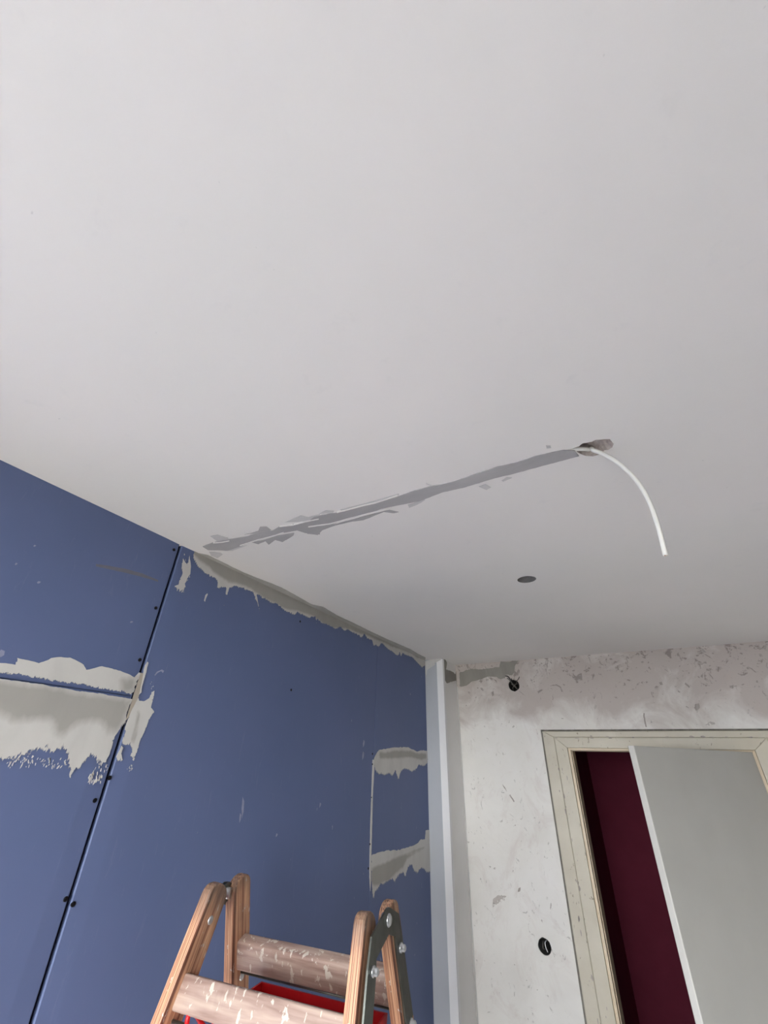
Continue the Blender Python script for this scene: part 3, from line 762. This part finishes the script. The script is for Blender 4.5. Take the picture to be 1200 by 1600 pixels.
# ------------------------------------------------------------------ door and frame
door = structure(empty('door_1', ((DX0 + DX1) / 2, YR, 0)), 'cream framed doorway with a white leaf standing ajar')
def dpart(name, lo, hi, mat, parent=door, bevel=0.0, seg=1):
    off = Vector(((DX0 + DX1) / 2, YR, 0))
    bm = bmesh.new(); box(bm, Vector(lo) - off, Vector(hi) - off, bevel, seg)
    return link(name, bm, mat, parent)
OX0, OX1, OZ = DX0 - 0.141, DX1 + 0.141, DZ + 0.0965
MX0, MX1, MZ = DX0 - 0.080, DX1 + 0.080, DZ + 0.066
def ring_part(name, a0, a1, az, b0, b1, bz, y0, y1, mat, bev):
    """three mitred members between outer (a) and inner (b) outlines; one object each"""
    off = Vector(((DX0 + DX1) / 2, YR, 0))
    polys = [[(a0, 0), (b0, 0), (b0, bz), (a0, az)], [(a0, az), (b0, bz), (b1, bz), (a1, az)], [(b1, 0), (a1, 0), (a1, az), (b1, bz)]]
    for pg in polys:
        bm = bmesh.new()
        f = [bm.verts.new(Vector((x, y0, z)) - off) for x, z in pg]; b = [bm.verts.new(Vector((x, y1, z)) - off) for x, z in pg]
        bm.faces.new(f); bm.faces.new(b[::-1])
        for i in range(4): bm.faces.new((f[i], f[(i + 1) % 4], b[(i + 1) % 4], b[i]))
        bmesh.ops.recalc_face_normals(bm, faces=bm.faces)
        if bev:
            es = [e for e in bm.edges if all(abs(v.co.y - (y0 - YR)) < 1e-6 for v in e.verts)]
            bmesh.ops.bevel(bm, geom=es, offset=bev, segments=2, affect='EDGES', profile=0.5)
        link(name, bm, mat, door)
ring_part('outer_casing', OX0, OX1, OZ, MX0, MX1, MZ, YR - 0.017, YR + 0.001, M['frame'], 0.004)
ring_part('inner_casing', MX0, MX1, MZ, DX0 - 0.018, DX1 + 0.018, DZ + 0.014, YR - 0.012, YR + 0.03, M['frame'], 0.0025)
ring_part('rebate', DX0 - 0.018, DX1 + 0.018, DZ + 0.014, DX0 - 0.004, DX1 + 0.004, DZ + 0.003, YR + 0.0, YR + 0.03, M['frame_in'], 0.002)
ring_part('lining', DX0 - 0.030, DX1 + 0.030, DZ + 0.030, DX0, DX1, DZ, YR + 0.03, YR + WT + 0.012, M['frame_in'], 0.002)
ring_part('shadow_gap_strip', OX0 - 0.010, OX1 + 0.010, OZ + 0.009, OX0, OX1, OZ, YR - 0.006, YR + 0.001, M['shadow_gap'], 0.003)  # grey strip around the casing, its shadow gap put in as colour
# paint chips on the frame
off = Vector(((DX0 + DX1) / 2, YR, 0))
rng = random.Random(5)
bm = bmesh.new()
for i in range(70):
    side = rng.random()
    if side < 0.55: x, z, hz = rng.choice((MX0 + rng.uniform(0, 0.04), MX0 - 0.03 * rng.random())), rng.uniform(0.9, 2.0), False
    elif side < 0.85: x, z, hz = rng.uniform(MX0, MX1), MZ + rng.uniform(-0.004, 0.006), True
    else: x, z, hz = MX1 - rng.uniform(-0.03, 0.03), rng.uniform(1.2, 2.0), False
    L = rng.uniform(0.003, 0.014); w = L * rng.uniform(0.15, 0.4)
    pts = []
    for k in range(6):
        a = 2 * math.pi * k / 6; q = rng.uniform(0.6, 1.1)
        u, v = w * q * math.cos(a), L * q * math.sin(a)
        if hz: u, v = v, u
        pts.append(Vector((x + u - off.x, z + v)))
    yy = (-0.0172 if (x < MX0 or x > MX1 or z > MZ) else -0.0122)
    add_patch(bm, pts, 1, yy, -1, 0.0004)
o = link('paint_chips', bm, M['scar'], door); o['kind'] = 'stuff'
# leaf, hinged on the right jamb, swung into the room
LEAF_W, LEAF_T, LZ = 0.80, 0.030, DZ + 0.005
th = math.radians(53.3)
hx, hy = DX1 + 0.004, YR - 0.014
leaf = empty('door_leaf', (hx - off.x, hy - YR, 0), th)
leaf.parent = door
bm = bmesh.new(); box(bm, (-LEAF_W, 0.0, 0.008), (0, LEAF_T, LZ), 0.002, 2)
link('leaf_panel', bm, M['leaf'], leaf)
bm = bmesh.new(); box(bm, (-LEAF_W - 0.006, -0.0015, 0.008), (-LEAF_W - 0.0002, LEAF_T - 0.006, LZ), 0.0015)
link('edge_lipping', bm, M['lipping'], leaf)
bm = bmesh.new()   # lever handle below the picture
lathe(bm, [(0.024, 0.0), (0.024, 0.006), (0.010, 0.008), (0.010, 0.045)], 16, Matrix.Translation((-LEAF_W + 0.06, 0, 1.05)) @ Matrix.Rotation(math.radians(90), 4, 'X'))
tube(bm, catmull([(-LEAF_W + 0.06, -0.04, 1.05), (-LEAF_W + 0.10, -0.045, 1.05), (-LEAF_W + 0.18, -0.04, 1.045)]), 0.009, 10)
link('lever_handle', bm, M['steel'], leaf)
for z in (0.25, 1.75):
    bm = bmesh.new(); lathe(bm, [(0.006, -0.04), (0.007, -0.038), (0.007, 0.038), (0.006, 0.04)], 10, Matrix.Translation((0.004, -0.004, z)))
    link('hinge', bm, M['steel'], leaf)

# ------------------------------------------------------------------ hallway behind the door
HY = YR + WT
structure(box_obj('wall_hall_far', (-1.4, HY + 1.95, 0), (1.5, HY + 2.05, ZC), M['maroon']), 'maroon painted hallway wall')
structure(box_obj('wall_hall_left', (-0.64, HY, 0), (-0.54, HY + 1.95, ZC), M['maroon']), 'maroon side wall of the hallway')
structure(box_obj('wall_hall_right', (1.4, HY, 0), (1.5, HY + 1.95, ZC), M['maroon']), 'maroon end wall of the hallway')
structure(box_obj('ceiling_hall', (-1.4, HY + 0.001, ZC), (1.5, HY + 2.05, ZC + 0.1), M['hall_white']), 'dark hallway ceiling')
# ------------------------------------------------------------------ the rest of the room
structure(box_obj('floor', (XL - 0.12, YB - 0.3, -0.1), (XR + 0.1, HY + 2.05, 0), M['floor']), 'dusty screed floor')
structure(box_obj('wall_right', (XR, YB - 0.3, 0), (XR + 0.1, YR, ZC), M['wall']), 'plain plastered side wall')
bm = bmesh.new()
x0, x1, z0, z1 = WIN
Y0, Y1 = YB - 0.3, YB
box(bm, (XL - 0.1, Y0, 0), (x0, Y1, ZC)); box(bm, (x1, Y0, 0), (XR + 0.1, Y1, ZC))
box(bm, (x0, Y0, 0), (x1, Y1, z0)); box(bm, (x0, Y0, z1), (x1, Y1, ZC))
structure(link('wall_back', bm, M['wall']), 'plastered wall with the window')
win = structure(empty('window_1', ((x0 + x1) / 2, YB - 0.2, z0)), 'white plastic window')
def wpart(name, lo, hi, mat, parent=win, bevel=0.004):
    off = Vector(((x0 + x1) / 2, YB - 0.2, z0))
    bm = bmesh.new(); box(bm, Vector(lo) - off, Vector(hi) - off, bevel); return link(name, bm, mat, parent)
fy0, fy1, fw = YB - 0.23, YB - 0.17, 0.06
wpart('frame_member', (x0, fy0, z0), (x0 + fw, fy1, z1), M['pvc']); wpart('frame_member', (x1 - fw, fy0, z0), (x1, fy1, z1), M['pvc'])
wpart('frame_member', (x0 + fw, fy0, z0), (x1 - fw, fy1, z0 + fw), M['pvc']); wpart('frame_member', (x0 + fw, fy0, z1 - fw), (x1 - fw, fy1, z1), M['pvc'])
xm = (x0 + x1) / 2
wpart('mullion', (xm - 0.045, fy0, z0 + fw), (xm + 0.045, fy1, z1 - fw), M['pvc'])
wpart('pane', (x0 + fw, YB - 0.202, z0 + fw), (xm - 0.045, YB - 0.198, z1 - fw), M['glass'], bevel=0)
wpart('pane', (xm + 0.045, YB - 0.202, z0 + fw), (x1 - fw, YB - 0.198, z1 - fw), M['glass'], bevel=0)
wpart('window_sill', (x0 - 0.03, YB - 0.17, z0 - 0.03), (x1 + 0.03, YB + 0.12, z0), M['pvc'])
structure(box_obj('ground_outside', (-14, YB - 24, -0.4), (14, YB - 0.35, -0.3), M['ground']), 'dark paved ground outside the window')

# ------------------------------------------------------------------ electrical boxes in the door wall
def junction_box(c, r, label, wires, seed):
    t = empty('junction_box', (c.x, YR, c.z)); tag(t, label, 'junction box', 'round flush electrical boxes in the old plaster wall')
    bm = bmesh.new(); n = 24
    prof = [(r - 0.0005, 0.003), (r - 0.0005, 0.043), (r - 0.004, 0.043), (r - 0.004, 0.0405)]
    M4 = Matrix.Rotation(math.radians(-90), 4, 'X')       # local z -> +Y (into the wall)
    ringp = [(r - 0.004, 0.002), (r - 0.0005, 0.002), (r - 0.0005, 0.042), (0.0005, 0.042), (0.0005, 0.039), (r - 0.004, 0.039)]
    rings = [[bm.verts.new(M4 @ Vector((q * math.cos(2 * math.pi * k / n), q * math.sin(2 * math.pi * k / n), z))) for k in range(n)] for q, z in ringp]
    for i in range(len(rings)):
        a, b = rings[i], rings[(i + 1) % len(rings)]
        for k in range(n): bm.faces.new((a[k], a[(k + 1) % n], b[(k + 1) % n], b[k]))
    link('box_shell', bm, M['black'], t, True)
    for pts, rad, mt in wires:
        bm = bmesh.new(); tube(bm, catmull(pts, 6), rad, 8)
        link('wire', bm, mt, t, True)
    return t
c, r = BX[0]
W = M['wire']
junction_box(c, r, 'round black junction box with loose grey wires below the ceiling', [
    ([(0.012, 0.03, -0.012), (0.0, 0.004, 0.002), (-0.012, -0.006, 0.018), (-0.024, -0.010, 0.036), (-0.036, -0.008, 0.044)], 0.0028, W),
    ([(0.016, 0.032, -0.020), (0.004, 0.010, 0.006), (-0.008, -0.010, 0.026), (-0.026, -0.014, 0.052), (-0.044, -0.012, 0.058)], 0.0028, M['black']),
    ([(-0.020, 0.030, 0.014), (-0.004, 0.002, 0.0), (0.010, 0.002, -0.014), (0.018, 0.028, -0.022)], 0.0026, W),
    ([(0.018, 0.030, 0.014), (0.006, 0.004, 0.004), (-0.010, 0.006, -0.012), (-0.016, 0.03, -0.020)], 0.0024, W),
    ([(0.010, 0.03, 0.010), (0.022, 0.0, 0.026), (0.034, -0.008, 0.034), (0.044, -0.010, 0.048)], 0.0024, M['wire']),
    ([(0.0, 0.03, 0.016), (-0.006, -0.002, 0.030), (-0.008, -0.008, 0.042)], 0.0024, M['black'])], 1)
c, r = BX[1]
junction_box(c, r, 'round black switch box with one bare wire beside the door frame', [
    ([(0.004, 0.036, 0.014), (0.002, 0.010, 0.012), (0.004, 0.006, -0.004), (0.008, 0.016, -0.022)], 0.0022, M['bead']),
    ([(-0.012, 0.036, 0.010), (-0.010, 0.014, 0.004), (-0.012, 0.016, -0.012), (-0.008, 0.034, -0.018)], 0.0022, W),
    ([(0.016, 0.036, 0.004), (0.012, 0.018, 0.0), (0.014, 0.034, -0.016)], 0.0022, M['black'])], 2)

# ------------------------------------------------------------------ cable hanging from the ceiling
cable = empty('electric_cable', hit((926, 704), 2, ZC))
tag(cable, 'white electric cable hanging from the chiselled hole in the ceiling', 'cable')
c0 = Vector(cable.location)
# the loose end hangs in a vertical plane that runs on from the chase and slightly towards the door wall
hd = Vector((0.93, 0.37, 0)).normalized(); pn = Vector((-hd.y, hd.x, 0))
def on_plane(px):
    r_ = ray(px); return CAM + r_ * ((c0 - CAM).dot(pn) / r_.dot(pn))
cpx = [(927, 703.5), (942, 709), (958, 718), (975, 731), (992, 748), (1006, 768), (1017, 790), (1026, 815), (1033, 840), (1040, 868)]
pts = [on_plane(p) for p in cpx]
start = [hit((880, 703.4), 2, ZC + 0.004), hit((898, 702.0), 2, ZC + 0.004), hit((912, 701.6), 2, ZC + 0.005), hit((920, 702.4), 2, ZC + 0.014), hit((925, 701), 2, ZC + 0.012)]
path = [p - c0 for p in start + pts[0:]]
bm = bmesh.new(); tube(bm, catmull(path, 6), 0.0044, 12)
sheath = link('cable_sheath', bm, M['cable'], cable, True)
end, dirn = path[-1], (path[-1] - path[-2]).normalized()
for k in range(3):
    a = 2 * math.pi * k / 3
    o3 = Vector((math.cos(a), math.sin(a), 0)) * 0.0018
    bm = bmesh.new(); tube(bm, [end + o3 - dirn * 0.004, end + o3 + dirn * 0.0002], 0.0010, 8)
    link('copper_core', bm, M['copper'], cable, True)

# ------------------------------------------------------------------ stepladder
PSI = 0.1233
AF, AR, FL = 0.3386, 0.3377, 0.058
TN, WD, ZT = 0.0246, 0.068, 1.6653
XS = {'LF': -0.8397, 'RF': -0.4613, 'LR': -0.8533, 'RR': -0.4559}
YS = {'F': 0.9957, 'R': 1.0844}
RotZ = Matrix.Rotation(PSI, 3, 'Z')
lmid = Vector(((XS['LF'] + XS['RF'] + TN) / 2, (YS['F'] + YS['R'] + WD) / 2, 0))
base = RotZ @ lmid
ladder = empty('stepladder', (base.x, base.y, 0), PSI)
tag(ladder, 'paint-splashed wooden stepladder with steel hinges beside the blue wall', 'stepladder')
def stile_frame(st):
    """matrix of a stile: origin at its front left edge at the top level, local z up along the stile"""
    fr = st[1] == 'F'; left = st[0] == 'L'
    a = AF if fr else AR
    d = Vector(((-1 if left else 1) * math.sin(FL), -math.sin(a) if fr else math.sin(a), -math.cos(a))).normalized()
    p = Vector((XS[st], YS[st[1]], ZT)) - lmid
    z = -d
    x = Vector((1, 0, 0)); x = (x - z * x.dot(z)).normalized()
    y = z.cross(x)
    m = Matrix((x, y, z)).transposed().to_4x4()
    return Matrix.Translation(p) @ m, p, d
wp = WD * math.cos(AF)
tops = {'LF': 0.001, 'RF': -0.007, 'LR': -0.026, 'RR': -0.035}
SM = {}
for st in ('LF', 'RF', 'LR', 'RR'):
    m4, p, d = stile_frame(st); SM[st] = (m4, p, d)
    length = ZT / -d.z
    tz = 0.012 + tops[st]
    slope = math.tan(AF) * (-1 if st[1] == 'F' else 1)
    prof = []
    R_ = wp / 2
    for k in range(11):
        a = math.pi * k / 10
        prof.append((R_ - R_ * math.cos(a), tz - R_ * 0.75 + R_ * 0.75 * math.sin(a)))
    # feet cut level with the floor
    prof += [(wp, -length + 0.004 + wp * (math.tan(AF) if st[1] == 'R' else -math.tan(AF)) * (1 if st[1] == 'R' else 1)), (0, -length + 0.004)]
    if st[1] == 'F': prof[-2] = (wp, -length + 0.004 + wp * math.tan(AF))
    else: prof[-2] = (wp, -length + 0.004 - wp * math.tan(AF)); 
    bm = bmesh.new()
    A = [bm.verts.new((0, y, z)) for y, z in prof]; B = [bm.verts.new((TN, y, z)) for y, z in prof]
    bm.faces.new(A); bm.faces.new(B[::-1]); n = len(prof)
    for i in range(n): bm.faces.new((A[i], A[(i + 1) % n], B[(i + 1) % n], B[i]))
    bmesh.ops.recalc_face_normals(bm, faces=bm.faces)
    es = [e for e in bm.edges if abs(e.verts[0].co.x - e.verts[1].co.x) < 1e-6]
    bmesh.ops.bevel(bm, geom=es, offset=0.0035, segments=2, affect='EDGES', profile=0.5)
    o = link('stile', bm, M['wood'], ladder); o.matrix_local = m4
    # lift so the lowest corner of the cut foot stands on the floor
def rung(pair, s0, s1, inset, thick, first):
    L, R = pair
    ml, pl_, dl = SM[L]; mr, pr_, dr = SM[R]
    a = pl_ + dl * s0; b = pr_ + dr * s0
    # frame of the rung: x along, z up along the ladder plane
    zax = -((dl + dr).normalized()); xax = (b - a).normalized(); xax = (xax - zax * xax.dot(zax)).normalized(); yax = zax.cross(xax)
    mm = Matrix.Translation(a) @ Matrix((xax, yax, zax)).transposed().to_4x4()
    wdt = (b - a).length
    bm = bmesh.new()
    box(bm, (0.012, inset, -(s1 - s0)), (wdt + TN - 0.012, inset + thick, 0), 0.005 if pair[0] == 'LF' else 0.007, 3)
    o = link('rung', bm, M['rung'], ladder, True); o.matrix_local = mm
    bm = bmesh.new(); tube(bm, [(0.006, inset + thick / 2, -(s1 - s0) - 0.012), (wdt + TN - 0.006, inset + thick / 2, -(s1 - s0) - 0.012)], 0.0028, 8)
    o = link('tie_rod', bm, M['steel'], ladder, True); o.matrix_local = mm
    return mm, wdt
for k in range(6):
    rung(('LF', 'RF'), 0.130 + 0.27 * k, 0.181 + 0.27 * k, 0.018, 0.03, k == 0)
    rung(('LR', 'RR'), 0.142 + 0.27 * k, 0.200 + 0.27 * k, 0.016, 0.034, k == 0)
# steel hinges on the outer faces of the stiles
def hinge(side):
    outx = 1 if side == 'R' else -1
    mF, pF, dF = SM[side + 'F']; mR, pR, dR = SM[side + 'R']
    xo = (max(XS['RF'], XS['RR']) + TN if side == 'R' else min(XS['LF'], XS['LR'])) - lmid.x
    piv = Vector((xo, YS['F'] + WD + 0.026 - lmid.y, ZT - 0.030))
    def strip(m4, p, d, lead, name, lift):
        # centre line in the y-z plane: pivot, then down the middle of the stile
        cpts = [Vector((piv.y, piv.z))]
        for s in lead:
            q = p + d * s; cpts.append(Vector((q.y + WD / 2 + 0.002, q.z)))
        w = 0.020
        Lh, Rh = [], []
        for i, q in enumerate(cpts):
            t = (cpts[min(i + 1, len(cpts) - 1)] - cpts[max(i - 1, 0)]).normalized(); nn = Vector((-t.y, t.x))
            Lh.append(q + nn * w); Rh.append(q - nn * w)
        t0 = (cpts[1] - cpts[0]).normalized(); a0 = math.atan2(t0.y, t0.x)
        cap = [cpts[0] + Vector((math.cos(a0 + math.pi / 2 + math.pi * k / 6), math.sin(a0 + math.pi / 2 + math.pi * k / 6))) * w for k in range(1, 6)]
        outline = Lh[::-1] + cap + Rh
        def xs_at(z):   # outer face of the flared stile at this height
            s = (p.z - z) / -d.z
            return p.x + d.x * s + (TN if outx > 0 else 0)
        bm = bmesh.new()
        A = [bm.verts.new((xs_at(q.y) + outx * (0.0006 + lift), q.x, q.y)) for q in outline]
        B = [bm.verts.new((xs_at(q.y) + outx * (0.0044 + lift), q.x, q.y)) for q in outline]
        bm.faces.new(A); bm.faces.new(B[::-1]); n = len(outline)
        for i in range(n): bm.faces.new((A[i], A[(i + 1) % n], B[(i + 1) % n], B[i]))
        bmesh.ops.recalc_face_normals(bm, faces=bm.faces)
        h = link(name, bm, M['steel'], ladder)
        for s in lead[1:]:
            q = p + d * s
            bm = bmesh.new()
            X = Matrix.Translation((xs_at(q.z) + outx * (0.0044 + lift), q.y + WD / 2 + 0.002, q.z)) @ Matrix.Rotation(math.radians(90 * outx), 4, 'Y')
            lathe(bm, [(0.0085, 0.0), (0.0085, 0.0035), (0.0062, 0.0042), (0.0062, 0.010), (0.0035, 0.0125)], 12, X)
            link('bolt', bm, M['bolt'], h, True)
        return h
    strip(mF, pF, dF, (0.055, 0.085, 0.235), 'hinge_plate', 0.005)
    hr = strip(mR, pR, dR, (0.050, 0.090, 0.218), 'hinge_plate', 0.0)
    bm = bmesh.new()
    xp = (pF + dF * 0.03).x + (TN if outx > 0 else 0)
    lathe(bm, [(0.011, -0.004), (0.011, 0.011), (0.008, 0.014)], 14, Matrix.Translation((xp, piv.y, piv.z)) @ Matrix.Rotation(math.radians(90 * outx), 4, 'Y'))
    link('hinge_rivet', bm, M['bolt'], ladder, True)
hinge('R'); hinge('L')
# bolt heads on the inner face of the left stiles
for st, s in (('LF', 0.062), ('LF', 0.215), ('LR', 0.21)):
    m4, p, d = SM[st]
    q = p + d * s
    bm = bmesh.new()
    lathe(bm, [(0.008, -0.001), (0.008, 0.001), (0.005, 0.0032), (0.001, 0.004)], 12, Matrix.Translation((q.x + TN, q.y + WD * 0.55, q.z)) @ Matrix.Rotation(math.radians(90), 4, 'Y'))
    link('bolt', bm, M['bolt'], ladder, True)

# ------------------------------------------------------------------ red tray hung between the top rungs
def lad(x, y, z): return RotZ @ Vector((x, y, 0)) + Vector((0, 0, z))
tx0, tx1, ty0, ty1, tz0, tz1 = -0.768, -0.455, 1.008, 1.168, 1.30, 1.476
tc = lad((tx0 + tx1) / 2, (ty0 + ty1) / 2, tz0)
tray = empty('tool_tray', tc, PSI)
tag(tray, 'red plastic tool tray hanging between the top rungs of the stepladder', 'tray')
bm = bmesh.new()
hx_, hy_, hz_ = (tx1 - tx0) / 2, (ty1 - ty0) / 2, tz1 - tz0
def rring(f, z, inset): return [bm.verts.new((sx * (hx_ * f - inset), sy * (hy_ * f - inset), z)) for sx, sy in ((-1, -1), (1, -1), (1, 1), (-1, 1))]
rs = [rring(0.9, 0, 0), rring(1, hz_, 0), rring(1, hz_, 0.004), rring(0.9, 0.004, 0.004)]
bm.faces.new(rs[0][::-1])
for a, b in zip(rs, rs[1:]):
    for i in range(4): bm.faces.new((a[i], a[(i + 1) % 4], b[(i + 1) % 4], b[i]))
bm.faces.new(rs[3])
link('tray_body', bm, M['red'], tray)
rodf = SM['LF'][1] + SM['LF'][2] * 0.193
for hxx in (-hx_ - 0.018, hx_ - 0.03):
    bm = bmesh.new()
    yf = (rodf.y + lmid.y + 0.033) - (ty0 + ty1) / 2; zr_ = rodf.z - tz0
    tube(bm, catmull([(hxx + (0.024 if hxx < 0 else 0), -hy_ + 0.002, hz_ - 0.03), (hxx, -hy_ - 0.008, hz_ - 0.012), (hxx, (yf - hy_) / 2 - 0.004, zr_ - 0.004), (hxx, yf + 0.002, zr_ + 0.006), (hxx, yf - 0.007, zr_ + 0.002), (hxx, yf - 0.006, zr_ - 0.012)], 5), 0.0045, 8)
    link('hook', bm, M['red'], tray, True)
